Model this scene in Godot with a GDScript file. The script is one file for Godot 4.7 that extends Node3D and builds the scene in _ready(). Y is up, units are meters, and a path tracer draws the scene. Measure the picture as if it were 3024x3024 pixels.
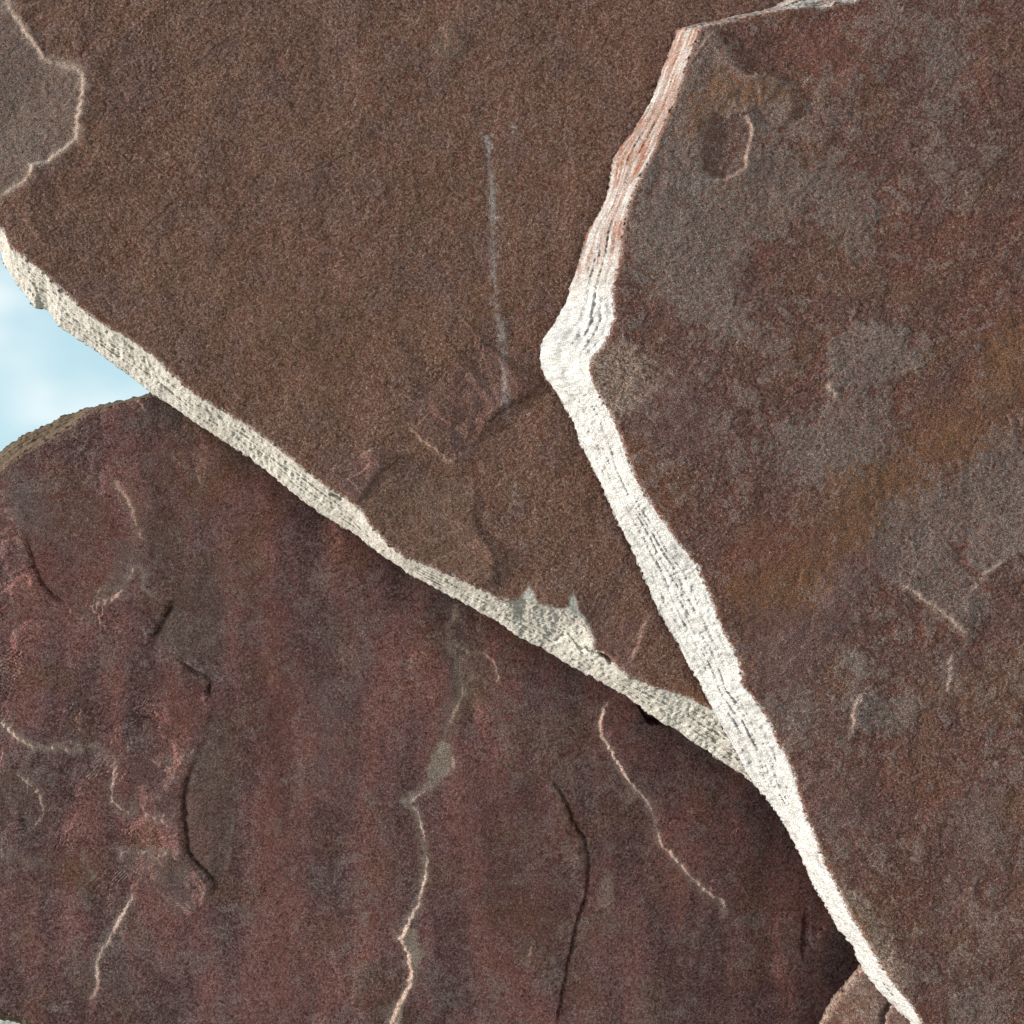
extends Node3D
# Broken red sandstone slabs stood on edge, one in front of another, against a hazy sky.
# Outlines and marks are in millimetres in each slab's own frame: x along the slab, y up from the ground, z out of its face.

const A_SIL = [168.2, 1682.4, 164.5, 1680.0, 155.4, 1653.7, 147.6, 1634.5, 139.9, 1612.9, 131.8, 1598.1, 120.7, 1579.6, 109.2, 1565.8, 102.1, 1554.3, 99.8, 1544.8, 97.1, 1524.6, 93.4, 1512.5, 89.0, 1502.0, 74.2, 1477.8, 71.8, 1468.0, 66.4, 1448.1, 59.3, 1426.9, 54.3, 1409.7, 47.2, 1397.2, 32.4, 1373.9, 30.7, 1369.2, 27.3, 1353.4, 29.7, 1342.9, 36.1, 1330.8, 47.2, 1315.0, 56.0, 1299.4, 62.0, 1287.0, 67.4, 1269.8, 82.3, 1240.1, 94.4, 1215.5, 104.8, 1191.2, 118.7, 1163.3, 131.1, 1137.0, 143.3, 1107.3, 155.4, 1084.7, 164.5, 1070.9, 172.6, 1053.4, 183.0, 1035.5, 188.4, 1027.4, 198.9, 1004.8, 212.7, 980.2, 224.8, 957.6, 233.6, 940.1, 242.4, 927.0, 258.2, 908.7, 272.0, 887.8, 285.9, 861.6, 298.3, 831.9, 312.2, 809.3, 324.3, 785.0, 338.4, 769.2, 347.2, 748.3, 362.7, 725.7, 381.9, 706.5, 397.8, 691.7, 484.7, 529.9, 619.6, 293.9, 737.6, 57.9, 757.8, -26.4, 1192.6, -26.4, 1260.1, 293.9, 1226.4, 765.8, 1175.8, 1305.2, 1041.0, 1676.0, 838.7, 1878.2, 602.7, 1854.6, 451.0, 1767.0, 366.8, 1735.0, 306.1, 1723.2, 282.5, 1717.1, 272.0, 1709.7, 266.6, 1707.0, 259.9, 1702.3, 245.7, 1698.6, 223.2, 1694.2, 205.6, 1689.8, 185.7, 1686.4]
const A_RIM = [178.7, 1661.9, 174.2, 1649.4, 168.4, 1632.6, 160.6, 1610.3, 154.2, 1591.0, 149.7, 1581.0, 141.9, 1564.2, 135.5, 1545.8, 125.5, 1527.4, 116.1, 1507.4, 108.7, 1485.8, 105.2, 1469.0, 104.5, 1453.9, 101.3, 1432.3, 95.2, 1413.9, 96.1, 1393.9, 97.1, 1385.5, 90.3, 1366.5, 87.1, 1360.0, 75.2, 1346.8, 73.5, 1338.4, 75.2, 1325.2, 83.5, 1310.0, 92.9, 1295.2, 98.7, 1281.6, 105.2, 1265.2, 110.3, 1248.4, 117.1, 1233.2, 128.7, 1211.6, 140.3, 1196.5, 148.7, 1184.8, 157.4, 1170.0, 165.2, 1162.3, 175.2, 1149.7, 183.5, 1131.3, 190.3, 1114.8, 198.7, 1091.3, 206.8, 1074.8, 215.2, 1059.7, 218.7, 1043.9, 218.7, 1034.8, 230.3, 1021.6, 240.3, 1008.1, 250.3, 988.1, 258.7, 971.3, 265.5, 956.5, 271.3, 938.1, 278.7, 914.5, 287.1, 891.3, 295.5, 871.3, 305.5, 849.7, 315.5, 829.4, 323.9, 812.9, 333.9, 796.1, 343.9, 779.4, 353.9, 764.2, 365.5, 747.7, 379.0, 731.0, 390.6, 712.3, 476.8, 558.7, 605.8, 332.9, 720.3, 113.5, 738.1, 39.4, 1128.4, 39.4, 1189.7, 332.9, 1157.4, 784.5, 1112.3, 1300.6, 986.5, 1642.6, 799.4, 1832.9, 580.0, 1811.9, 434.8, 1728.1, 367.1, 1702.3, 325.5, 1687.7, 310.3, 1685.2, 298.7, 1681.0, 281.9, 1681.9, 258.7, 1679.0, 248.7, 1677.4, 235.2, 1674.5, 213.5, 1670.3, 196.8, 1666.1]
const B_SIL = [-534.1, 1472.7, -530.5, 1460.0, -523.1, 1446.9, -513.9, 1434.2, -504.8, 1423.2, -497.3, 1412.3, -490.3, 1412.3, -484.6, 1410.5, -473.7, 1393.9, -453.5, 1380.9, -439.1, 1371.7, -417.2, 1355.4, -398.8, 1342.3, -376.9, 1324.3, -358.5, 1313.0, -331.0, 1293.3, -307.3, 1278.4, -281.9, 1262.2, -260.0, 1245.6, -237.7, 1227.2, -212.3, 1207.1, -195.7, 1196.1, -180.9, 1186.9, -162.5, 1176.0, -137.1, 1155.8, -107.7, 1135.7, -78.4, 1119.5, -56.5, 1108.5, -34.6, 1095.8, -16.2, 1086.6, 5.7, 1070.0, 35.0, 1055.5, 62.2, 1038.9, 84.1, 1027.6, 98.9, 1019.1, 119.0, 1008.2, 137.4, 993.7, 157.5, 978.9, 172.4, 973.6, 180.9, 964.4, 197.5, 955.2, 217.6, 940.4, 237.4, 927.7, 254.0, 914.9, 384.3, 829.8, 490.3, 674.4, 560.9, 462.5, 631.6, 215.2, 666.9, 3.3, 702.2, -17.9, 931.8, -17.9, 967.1, 144.6, 843.5, 497.8, 755.2, 1098.3, 737.5, 1557.5, 596.2, 2016.7, 313.7, 2263.9, -110.2, 2334.6, -463.4, 2263.9, -710.7, 2052.0, -763.7, 1804.7, -710.7, 1628.1, -622.4, 1525.7, -555.3, 1486.8]
const B_RIM = [-514.6, 1484.8, -511.2, 1480.4, -505.7, 1467.8, -495.2, 1459.0, -486.3, 1452.2, -470.7, 1439.9, -456.4, 1425.6, -440.7, 1411.7, -423.0, 1395.7, -405.3, 1385.1, -384.2, 1373.2, -363.1, 1358.2, -345.4, 1340.9, -331.5, 1328.3, -315.5, 1314.3, -292.7, 1302.1, -271.6, 1289.8, -250.5, 1275.6, -229.0, 1257.9, -204.5, 1238.5, -183.4, 1222.8, -174.2, 1218.7, -163.7, 1210.5, -153.1, 1201.7, -144.3, 1187.4, -128.3, 1170.1, -108.9, 1154.1, -93.2, 1148.6, -68.4, 1138.1, -43.9, 1127.5, -15.7, 1113.6, -2.4, 1109.5, 11.2, 1111.5, 29.9, 1106.1, 52.1, 1102.0, 68.1, 1091.8, 76.9, 1077.5, 81.7, 1062.8, 96.3, 1050.3, 115.0, 1035.6, 142.3, 1023.7, 172.9, 1014.9, 196.7, 1003.3, 220.5, 989.7, 244.7, 972.7, 370.3, 870.6, 486.0, 700.4, 557.4, 489.4, 622.1, 251.2, 656.1, 60.6, 690.2, 40.2, 884.2, 40.2, 914.8, 183.1, 799.1, 523.4, 710.6, 1102.0, 693.6, 1544.4, 564.3, 1973.2, 298.8, 2208.0, -106.2, 2276.1, -439.7, 2208.0, -671.1, 2010.6, -720.5, 1782.6, -671.1, 1619.3, -592.8, 1527.4, -535.0, 1496.8]
const C_SIL = [97.1, 1330.6, 80.6, 1326.0, 61.9, 1321.0, 39.8, 1316.0, 26.9, 1313.3, 17.7, 1308.4, 2.8, 1304.3, -15.3, 1294.6, -35.4, 1284.9, -48.4, 1275.7, -62.8, 1265.0, -115.3, 1229.8, -201.6, 1132.1, -242.6, 952.4, -208.5, 771.3, -132.6, 665.1, -83.9, 656.8, -62.8, 653.0, -52.0, 651.0, -41.1, 647.2, 7.7, 625.9, 151.4, 535.6, 242.8, 306.2, 298.4, 24.0, 335.7, -9.6, 761.0, -3.5, 801.0, 16.3, 963.9, 294.5, 1046.8, 607.4, 1026.0, 926.4, 882.0, 1165.4, 603.0, 1300.9, 373.2, 1370.9, 187.8, 1353.5]
const C_RIM = [104.4, 1324.0, 88.2, 1319.5, 70.1, 1314.7, 48.5, 1309.5, 36.0, 1306.1, 27.0, 1298.2, 12.4, 1286.6, -5.2, 1275.7, -24.8, 1265.6, -37.5, 1257.0, -51.5, 1245.2, -95.8, 1216.7, -176.7, 1126.8, -213.4, 958.5, -181.7, 788.9, -112.7, 687.3, -70.3, 674.8, -51.5, 670.8, -40.9, 668.5, -30.3, 665.2, 20.7, 647.5, 164.3, 561.2, 257.2, 335.5, 311.4, 67.6, 344.1, 35.2, 747.4, 46.5, 778.6, 58.9, 935.0, 322.3, 1013.7, 623.2, 993.4, 926.0, 861.3, 1151.0, 593.6, 1283.3, 373.4, 1351.8, 196.3, 1337.0]
const D_SIL = [15.1, 735.8, 1.4, 717.0, -10.7, 702.0, -19.5, 685.0, -25.6, 673.5, -39.1, 628.6, -49.3, 505.6, -56.1, 260.3, -56.1, -1.9, -25.6, -14.6, 165.5, 32.3, 181.5, 58.5, 165.5, 355.0, 149.4, 591.4, 117.0, 725.6, 67.9, 756.9]
const D_RIM = [16.0, 735.9, 2.3, 717.1, -9.3, 701.9, -17.7, 686.9, -23.0, 675.5, -35.1, 631.4, -43.5, 511.2, -50.3, 267.9, -49.6, 18.3, -23.4, 6.8, 156.6, 49.8, 169.3, 68.6, 153.4, 360.0, 137.4, 591.6, 108.3, 721.8, 64.4, 753.2]
const MARKS_A = [
	["patch", [177.7, 1663.9, 193.5, 1659.4, 200.3, 1646.1, 210.3, 1631.0, 215.2, 1622.6, 227.1, 1615.8, 241.9, 1616.8, 253.5, 1611.6, 265.5, 1605.8, 267.1, 1587.4, 263.5, 1572.6, 251.9, 1559.0, 231.6, 1552.3, 223.5, 1541.0, 223.5, 1529.0, 211.9, 1520.6, 198.7, 1516.5, 176.8, 1494.2, 154.2, 1507.1, 125.2, 1520.0, 154.2, 1584.5, 167.1, 1629.7], "GREY", 0.9, 2, 4, 0, "raised_flake"],
	["patch", [198.7, 1626.5, 218.7, 1618.4, 254.2, 1610.3, 260.6, 1591.0, 221.9, 1584.5, 192.9, 1581.3, 183.2, 1552.3, 165.2, 1558.7, 167.1, 1594.2], "OCHRE", 0.9, 10, 10, 0, ""],
	["patch", [195.2, 1579.4, 223.5, 1577.4, 228.7, 1564.2, 223.5, 1541.0, 223.5, 1529.0, 211.9, 1520.6, 198.7, 1516.5, 185.2, 1519.0, 178.4, 1542.6, 178.4, 1564.2], "BASE", 0.9, 2, 3, -1.0, "flake_scar"],
	["step", [178.4, 1663.9, 193.5, 1659.4, 200.3, 1646.1, 210.3, 1631.0, 215.2, 1622.6, 227.1, 1615.8, 241.9, 1616.8, 253.5, 1611.6, 265.5, 1605.8, 267.1, 1587.4, 263.5, 1572.6, 251.9, 1559.0], -1, 2.0, 30, 1.0, 0.15, "PALE"],
	["step", [195.2, 1579.4, 223.5, 1577.4, 228.7, 1564.2, 223.5, 1541.0, 223.5, 1529.0, 211.9, 1520.6, 198.7, 1516.5, 185.2, 1519.0, 178.7, 1539.4, 178.7, 1561.9, 189.7, 1576.5], 1, 1.0, 18, 1.1, 0.4, "PALE"],
	["patch", [154.2, 1520.0, 196.1, 1513.5, 241.3, 1552.3, 263.9, 1549.0, 286.5, 1513.5, 280.0, 1481.3, 254.2, 1461.9, 221.9, 1455.5, 209.0, 1410.3, 234.8, 1371.6, 189.7, 1361.9, 144.5, 1397.4, 115.5, 1429.7, 109.0, 1474.8, 118.7, 1507.1], "GREY", 0.9, 8, 12, 0.3, ""],
	["patch", [286.5, 1532.9, 338.1, 1520.0, 351.0, 1481.3, 338.1, 1442.6, 299.4, 1461.9, 280.0, 1494.2], "GREY", 0.83, 12, 16, 0.2, ""],
	["patch", [396.1, 1674.8, 425.2, 1658.7, 431.6, 1623.2, 425.2, 1594.2, 399.4, 1600.6, 389.7, 1636.1], "GREY", 0.9, 10, 12, 0.2, ""],
	["patch", [263.9, 1668.4, 312.3, 1665.2, 338.1, 1636.1, 325.2, 1603.9, 286.5, 1620.0, 263.9, 1642.6], "RED", 0.75, 16, 16, 0, ""],
	["patch", [302.6, 1365.2, 318.7, 1378.1, 351.0, 1381.3, 376.8, 1371.6, 389.7, 1336.1, 367.1, 1326.5, 351.0, 1310.3, 328.4, 1323.2, 305.8, 1310.3, 299.4, 1329.7], "GREY", 0.9, 4, 9, 0.4, ""],
	["patch", [244.5, 1284.5, 286.5, 1291.0, 318.7, 1313.5, 357.4, 1307.1, 367.1, 1268.4, 351.0, 1242.6, 309.0, 1229.7, 280.0, 1220.0, 251.0, 1242.6], "GREY", 0.9, 8, 14, 0.2, ""],
	["patch", [347.7, 1210.3, 383.2, 1223.2, 415.5, 1223.2, 447.7, 1274.8, 476.8, 1287.7, 499.4, 1236.1, 499.4, 1158.7, 474.2, 1154.8, 449.0, 1141.3, 439.0, 1151.3, 435.5, 1168.1, 425.2, 1184.5, 415.5, 1158.7, 447.7, 1132.9, 460.6, 1110.3, 438.1, 1087.7, 433.9, 1079.7, 423.9, 1091.3, 410.6, 1104.8, 395.5, 1114.8, 379.0, 1126.5, 357.4, 1139.4, 338.1, 1158.7], "GREY", 0.9, 3, 7, 0.4, ""],
	["patch", [223.5, 1114.8, 247.7, 1120.0, 292.9, 1113.5, 299.4, 1152.3, 331.6, 1171.6, 363.9, 1158.7, 338.1, 1126.5, 325.2, 1100.6, 312.3, 1068.4, 280.0, 1042.6, 247.7, 1016.8, 228.4, 1039.4, 221.9, 1074.8], "PURPLE", 0.9, 7, 12, 0.2, ""],
	["patch", [449.0, 1365.2, 492.9, 1378.1, 499.4, 1316.8, 476.8, 1307.1, 454.2, 1326.5], "OCHRE", 0.9, 14, 14, 0, ""],
	["patch", [382.3, 1287.7, 421.9, 1294.2, 449.0, 1286.8, 447.7, 1258.4, 415.5, 1249.0, 383.2, 1258.7], "OCHRE", 0.9, 10, 14, 0, ""],
	["patch", [303.9, 1236.1, 338.1, 1242.6, 382.3, 1245.8, 389.7, 1223.2, 351.0, 1210.3, 347.7, 1184.5, 345.5, 1168.1, 312.3, 1168.4, 307.1, 1203.9], "OCHRE", 0.9, 8, 12, 0, ""],
	["patch", [254.2, 1158.7, 292.9, 1171.6, 296.1, 1126.5, 267.1, 1107.1, 240.3, 1107.1, 209.0, 1120.0, 205.8, 1139.4, 231.6, 1142.6], "OCHRE", 0.9, 10, 12, 0, ""],
	["patch", [254.2, 1191.0, 286.5, 1184.5, 299.4, 1165.2, 254.2, 1145.8, 215.5, 1142.6, 196.1, 1158.7, 221.9, 1171.6], "RED", 0.75, 14, 14, 0, ""],
	["patch", [325.5, 1021.6, 338.1, 1028.1, 357.4, 1023.2, 399.0, 1018.4, 383.2, 1003.9, 380.0, 991.0, 351.0, 987.7, 331.6, 991.0, 323.9, 986.5], "GREY", 0.9, 3, 6, 0.5, ""],
	["step", [338.1, 1028.1, 327.7, 1023.2, 325.5, 1013.5, 323.9, 986.5], 1, 0.8, 20, 1.4, 0.6, "PALE"],
	["step", [363.9, 1134.5, 379.0, 1126.5, 395.5, 1114.8, 410.6, 1104.8, 423.9, 1091.3, 433.9, 1079.7], 1, 0.8, 30, 1.5, 0.7, "PALE"],
	["step", [433.9, 1078.1, 438.1, 1094.2, 435.5, 1120.0], 1, 0.5, 20, 0.9, 0.1, "PALE"],
	["step", [299.4, 1323.2, 302.6, 1316.8, 310.6, 1310.3], 1, 0.6, 20, 1.4, 0.6, "PALE"],
	["patch", [412.3, 1065.2, 425.2, 1066.8, 418.7, 1039.4, 412.3, 1013.5, 405.8, 1029.7], "GREY", 0.75, 5, 9, 0, ""],
	["patch", [318.7, 1068.4, 331.6, 1066.8, 338.1, 1047.4, 328.4, 1045.8, 318.7, 1058.7], "PALE", 0.52, 6, 6, 0, ""],
	["patch", [234.8, 1016.8, 280.0, 1023.2, 292.9, 1003.9, 283.2, 978.1, 260.6, 984.5], "GREY", 0.83, 8, 12, 0, ""],
	["patch", [280.0, 958.7, 325.2, 965.2, 357.4, 936.1, 338.1, 894.2, 299.4, 907.1], "PURPLE", 0.52, 20, 20, 0, ""],
	["patch", [428.4, 939.4, 467.1, 926.5, 473.5, 881.3, 447.7, 855.5, 421.9, 887.7], "GREY", 0.6, 14, 20, 0, ""],
	["patch", [431.6, 829.7, 467.1, 816.8, 463.9, 791.0, 444.5, 794.2], "PALE", 0.38, 8, 12, 0, ""],
	["patch", [415.5, 742.6, 447.7, 752.3, 476.8, 726.5, 467.1, 694.2, 418.7, 700.6], "GREY", 0.83, 8, 12, 0, ""],
	["patch", [76.8, 1352.3, 102.6, 1365.2, 131.6, 1349.0, 144.5, 1326.5, 125.2, 1303.9, 102.6, 1287.7, 89.7, 1300.6, 78.4, 1320.0, 75.2, 1339.4], "TAN", 0.9, 5, 7, 0, ""],
	["patch", [120.3, 1320.0, 151.0, 1336.1, 183.2, 1307.1, 189.7, 1268.4, 157.4, 1258.7, 131.6, 1281.3], "PURPLE", 0.75, 14, 18, 0, ""],
	["patch", [302.6, 852.3, 328.4, 836.1, 351.0, 810.3, 367.1, 778.1, 376.8, 742.6, 363.9, 749.0, 338.1, 787.7, 315.5, 823.2], "TAN", 0.9, 6, 7, 0, ""],
	["patch", [318.7, 829.7, 334.8, 820.0, 347.7, 797.4, 344.5, 784.5, 331.6, 797.4], "OCHRE", 0.9, 6, 7, 0, ""],
	["patch", [499.4, 1397.4, 499.4, 1307.1, 441.3, 1242.6, 363.9, 1197.4, 299.4, 1132.9, 221.9, 1094.2, 192.9, 1120.0, 254.2, 1171.6, 312.3, 1229.7, 389.7, 1274.8, 441.3, 1339.4], "OCHRE", 0.57, 26, 26, 0, ""],
	["step", [435.5, 1171.6, 436.8, 1158.7, 439.0, 1151.3, 449.0, 1141.3, 460.6, 1149.0, 474.2, 1154.8], -1, 0.8, 24, 1.3, 0.45, "PALE"],
	["patch", [312.3, 1070.0, 333.2, 1070.0, 341.3, 1045.8, 328.4, 1042.6, 315.5, 1055.5], "GREY", 0.9, 3, 5, 0.3, ""],
	["step", [420.3, 1066.8, 415.5, 1055.5, 417.4, 1039.4, 412.3, 1026.5], 1, 0.6, 16, 1.4, 0.5, "PALE"],
]
const MARKS_B = [
	["patch", [-616.7, 1782.6, -511.2, 1721.4, -500.6, 1698.6, -490.1, 1684.6, -479.2, 1670.7, -469.6, 1654.7, -456.4, 1651.3, -440.7, 1646.8, -430.8, 1638.7, -431.9, 1623.0, -434.3, 1601.9, -438.7, 1573.7, -453.0, 1563.1, -468.6, 1550.9, -481.2, 1548.2, -488.0, 1534.9, -500.6, 1525.3, -514.6, 1517.2, -616.7, 1496.8], "GREY", 0.8, 2, 4, 0, "flake_scar"],
	["patch", [-528.2, 1585.2, -494.1, 1598.9, -463.5, 1585.2, -473.7, 1558.0, -507.8, 1551.2], "PALE", 0.26, 10, 12, 0, ""],
	["step", [-511.8, 1724.8, -508.4, 1714.6, -500.6, 1698.6, -490.1, 1684.6, -479.2, 1670.7, -469.6, 1654.7, -456.4, 1651.3, -440.7, 1646.8, -430.8, 1638.7, -431.9, 1623.0, -434.3, 1601.9, -438.7, 1573.7, -453.0, 1563.1, -468.6, 1550.9, -481.2, 1548.2, -488.0, 1534.9, -500.6, 1525.3, -514.6, 1517.2, -528.2, 1513.8], 1, 1.8, 60, 2.3, 0.75, "PALE"],
	["patch", [-81.0, 1677.5, -75.6, 1683.3, -68.4, 1688.0, -58.5, 1685.6, -52.8, 1681.9, -49.3, 1672.4, -44.9, 1663.5, -51.7, 1656.0, -61.6, 1653.0, -75.6, 1656.4], "OLIVE", 0.87, 2, 4, 0.4, "raised_flake"],
	["step", [-75.6, 1683.9, -68.4, 1688.0, -58.5, 1685.6, -52.8, 1681.9, -49.3, 1672.4, -45.6, 1664.2], -1, 1.2, 16, 0.9, 0.15, "PALE"],
	["step", [-25.9, 1578.4, -24.5, 1564.8, -22.8, 1544.4, -20.4, 1524.0, -18.4, 1493.4, -19.4, 1466.1, -17.7, 1425.3, -12.6, 1387.9, -8.5, 1347.0, -7.5, 1326.6, -5.8, 1306.2, -4.1, 1285.8], 1, 0.02, 20, 1.5, 0.42, "CHALK"],
	["patch", [-28.6, 1577.4, -21.1, 1577.8, -19.4, 1569.9, -21.8, 1560.7, -25.9, 1564.8], "CHALK", 0.65, 3.0, 5, 0, ""],
	["patch", [0.0, 1587.3, 4.8, 1587.3, 3.7, 1581.8, 0.0, 1582.5], "CHALK", 0.65, 3.0, 5, 0, ""],
	["patch", [-22.5, 1529.1, -17.0, 1528.1, -15.7, 1510.4, -16.3, 1495.1, -20.4, 1495.1], "CHALK", 0.65, 3.0, 5, 0, ""],
	["patch", [-14.3, 1394.7, -10.2, 1391.3, -7.5, 1374.2, -10.9, 1372.5], "CHALK", 0.65, 3.0, 5, 0, ""],
	["patch", [-10.2, 1335.1, -6.1, 1334.1, -6.8, 1324.9], "CHALK", 0.65, 3.0, 5, 0, ""],
	["patch", [-9.5, 1311.3, -3.4, 1312.3, -2.7, 1305.5, -7.5, 1304.8], "CHALK", 0.65, 3.0, 5, 0, ""],
	["patch", [0.7, 1231.3, 6.1, 1229.9, 6.1, 1209.5, 2.7, 1208.2], "CHALK", 0.65, 3.0, 5, 0, ""],
	["patch", [6.8, 1172.8, 10.6, 1172.8, 11.2, 1163.2, 7.8, 1163.2], "CHALK", 0.65, 3.0, 5, 0, ""],
	["patch", [-29.6, 1578.4, -22.8, 1578.4, -22.5, 1571.6, -27.9, 1572.3], "CHALK", 0.87, 2, 2, 0, ""],
	["patch", [29.9, 1332.0, 23.1, 1321.5, 10.6, 1312.6, -15.7, 1298.4, -24.5, 1287.8, -30.6, 1277.3, -51.0, 1252.8, -59.9, 1250.0, -75.6, 1261.6, -86.1, 1268.4, -107.2, 1289.8, -96.0, 1313.0, -72.1, 1347.0, -21.1, 1360.6, 16.3, 1357.2], "PURPLE", 0.43, 6, 12, 0, "raised_flake"],
	["step", [32.7, 1334.1, 23.1, 1321.5, 10.6, 1312.6, -4.1, 1306.2, -15.7, 1298.4, -24.5, 1287.8, -30.6, 1277.3, -39.8, 1261.9], -1, 2.6, 70, 1.2, 0, "PALE"],
	["step", [-39.8, 1261.9, -51.0, 1252.8, -59.9, 1250.0, -68.7, 1256.8, -75.6, 1261.6, -86.1, 1268.4, -97.7, 1279.0, -107.2, 1289.8], -1, 1.1, 40, 1.2, 0.4, "TAN"],
	["crack", [29.9, 1332.0, 23.1, 1321.5, 10.6, 1312.6, -4.1, 1306.2, -15.7, 1298.4, -24.5, 1287.8, -30.6, 1277.3], 2.5, 1.3],
	["crack", [-131.0, 1243.9, -138.9, 1227.9, -154.8, 1207.8], 2.5, 1.2],
	["crack", [-38.5, 1201.7, -35.1, 1187.4, -27.9, 1171.8], 2.5, 1.3],
	["crack", [-15.7, 1154.1, -15.0, 1138.1, -12.9, 1120.7], 2.5, 1.0],
	["patch", [-147.7, 1259.9, -130.3, 1259.9, -130.0, 1243.9, -138.9, 1227.9, -154.8, 1207.8, -164.0, 1210.9, -177.6, 1224.5, -168.8, 1236.8], "PURPLE", 0.9, 2, 4, 0.2, "raised_flake"],
	["step", [-157.2, 1256.8, -147.7, 1259.9, -136.8, 1261.9, -130.3, 1259.9, -131.0, 1243.9, -138.9, 1227.9, -154.8, 1207.8], -1, 2.2, 40, 1.0, 0.08, "PALE"],
	["step", [-41.5, 1227.9, -35.1, 1224.5, -38.5, 1201.7, -35.1, 1187.4, -27.9, 1171.8, -15.7, 1154.1, -15.0, 1138.1, -12.9, 1120.7], -1, 1.6, 30, 1.0, 0, "PALE"],
	["patch", [-140.2, 1238.1, -89.2, 1244.9, -38.1, 1224.5, -38.1, 1200.7, -27.9, 1170.1, -15.0, 1149.6, -15.0, 1119.0, -44.9, 1132.6, -92.6, 1153.0, -130.0, 1176.9, -147.0, 1200.7], "OLIVE", 0.36, 10, 16, 0, ""],
	["crack", [-186.8, 1218.7, -179.4, 1216.7, -174.2, 1213.6, -170.2, 1209.5], 5, 1.1],
	["patch", [-7.5, 1111.5, 7.8, 1108.1, 12.3, 1119.0, 16.0, 1125.8, 20.4, 1119.7, 26.5, 1108.8, 36.8, 1102.0, 52.1, 1101.3, 57.2, 1110.5, 61.9, 1116.6, 66.0, 1110.5, 68.1, 1100.3, 75.9, 1089.1, 81.7, 1071.4, 81.7, 1059.1, 98.0, 1049.2, 111.6, 1039.0, 118.4, 1030.5, 98.0, 1045.8, 64.0, 1066.3, 29.9, 1088.4], "BEDGE", 0.98, 2.5, 4, 0, "broken_edge"],
	["patch", [29.9, 1074.8, 43.6, 1071.4, 50.4, 1061.1, 36.8, 1064.6], "OCHRE", 0.58, 5, 6, 0, ""],
	["crack", [61.9, 1068.3, 72.5, 1060.8, 86.4, 1059.1, 97.0, 1052.0, 105.8, 1039.7], 7, 1.2],
	["step", [146.0, 1106.8, 134.1, 1089.1, 128.6, 1078.2, 125.2, 1064.2, 114.7, 1043.1], 1, 0.9, 20, 1.4, 0.35, "TAN"],
	["patch", [82.0, 1081.6, 118.4, 1088.4, 132.0, 1081.6, 125.2, 1061.1, 115.0, 1039.0, 98.0, 1050.9, 84.4, 1061.1], "PURPLE", 0.72, 5, 8, 0, ""],
	["patch", [166.1, 1020.3, 196.7, 1027.1, 203.5, 1013.5, 213.7, 996.5, 193.3, 1003.3], "OCHRE", 0.8, 6, 8, 0, ""],
	["patch", [-310.4, 1462.7, -255.9, 1455.9, -174.2, 1408.3, -72.1, 1387.9, -31.3, 1421.9, 16.3, 1449.1, 29.9, 1421.9, -4.1, 1387.9, -89.2, 1347.0, -174.2, 1306.2, -242.3, 1313.0, -290.0, 1374.2], "OCHRE", 0.32, 30, 30, 0, ""],
]
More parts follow.
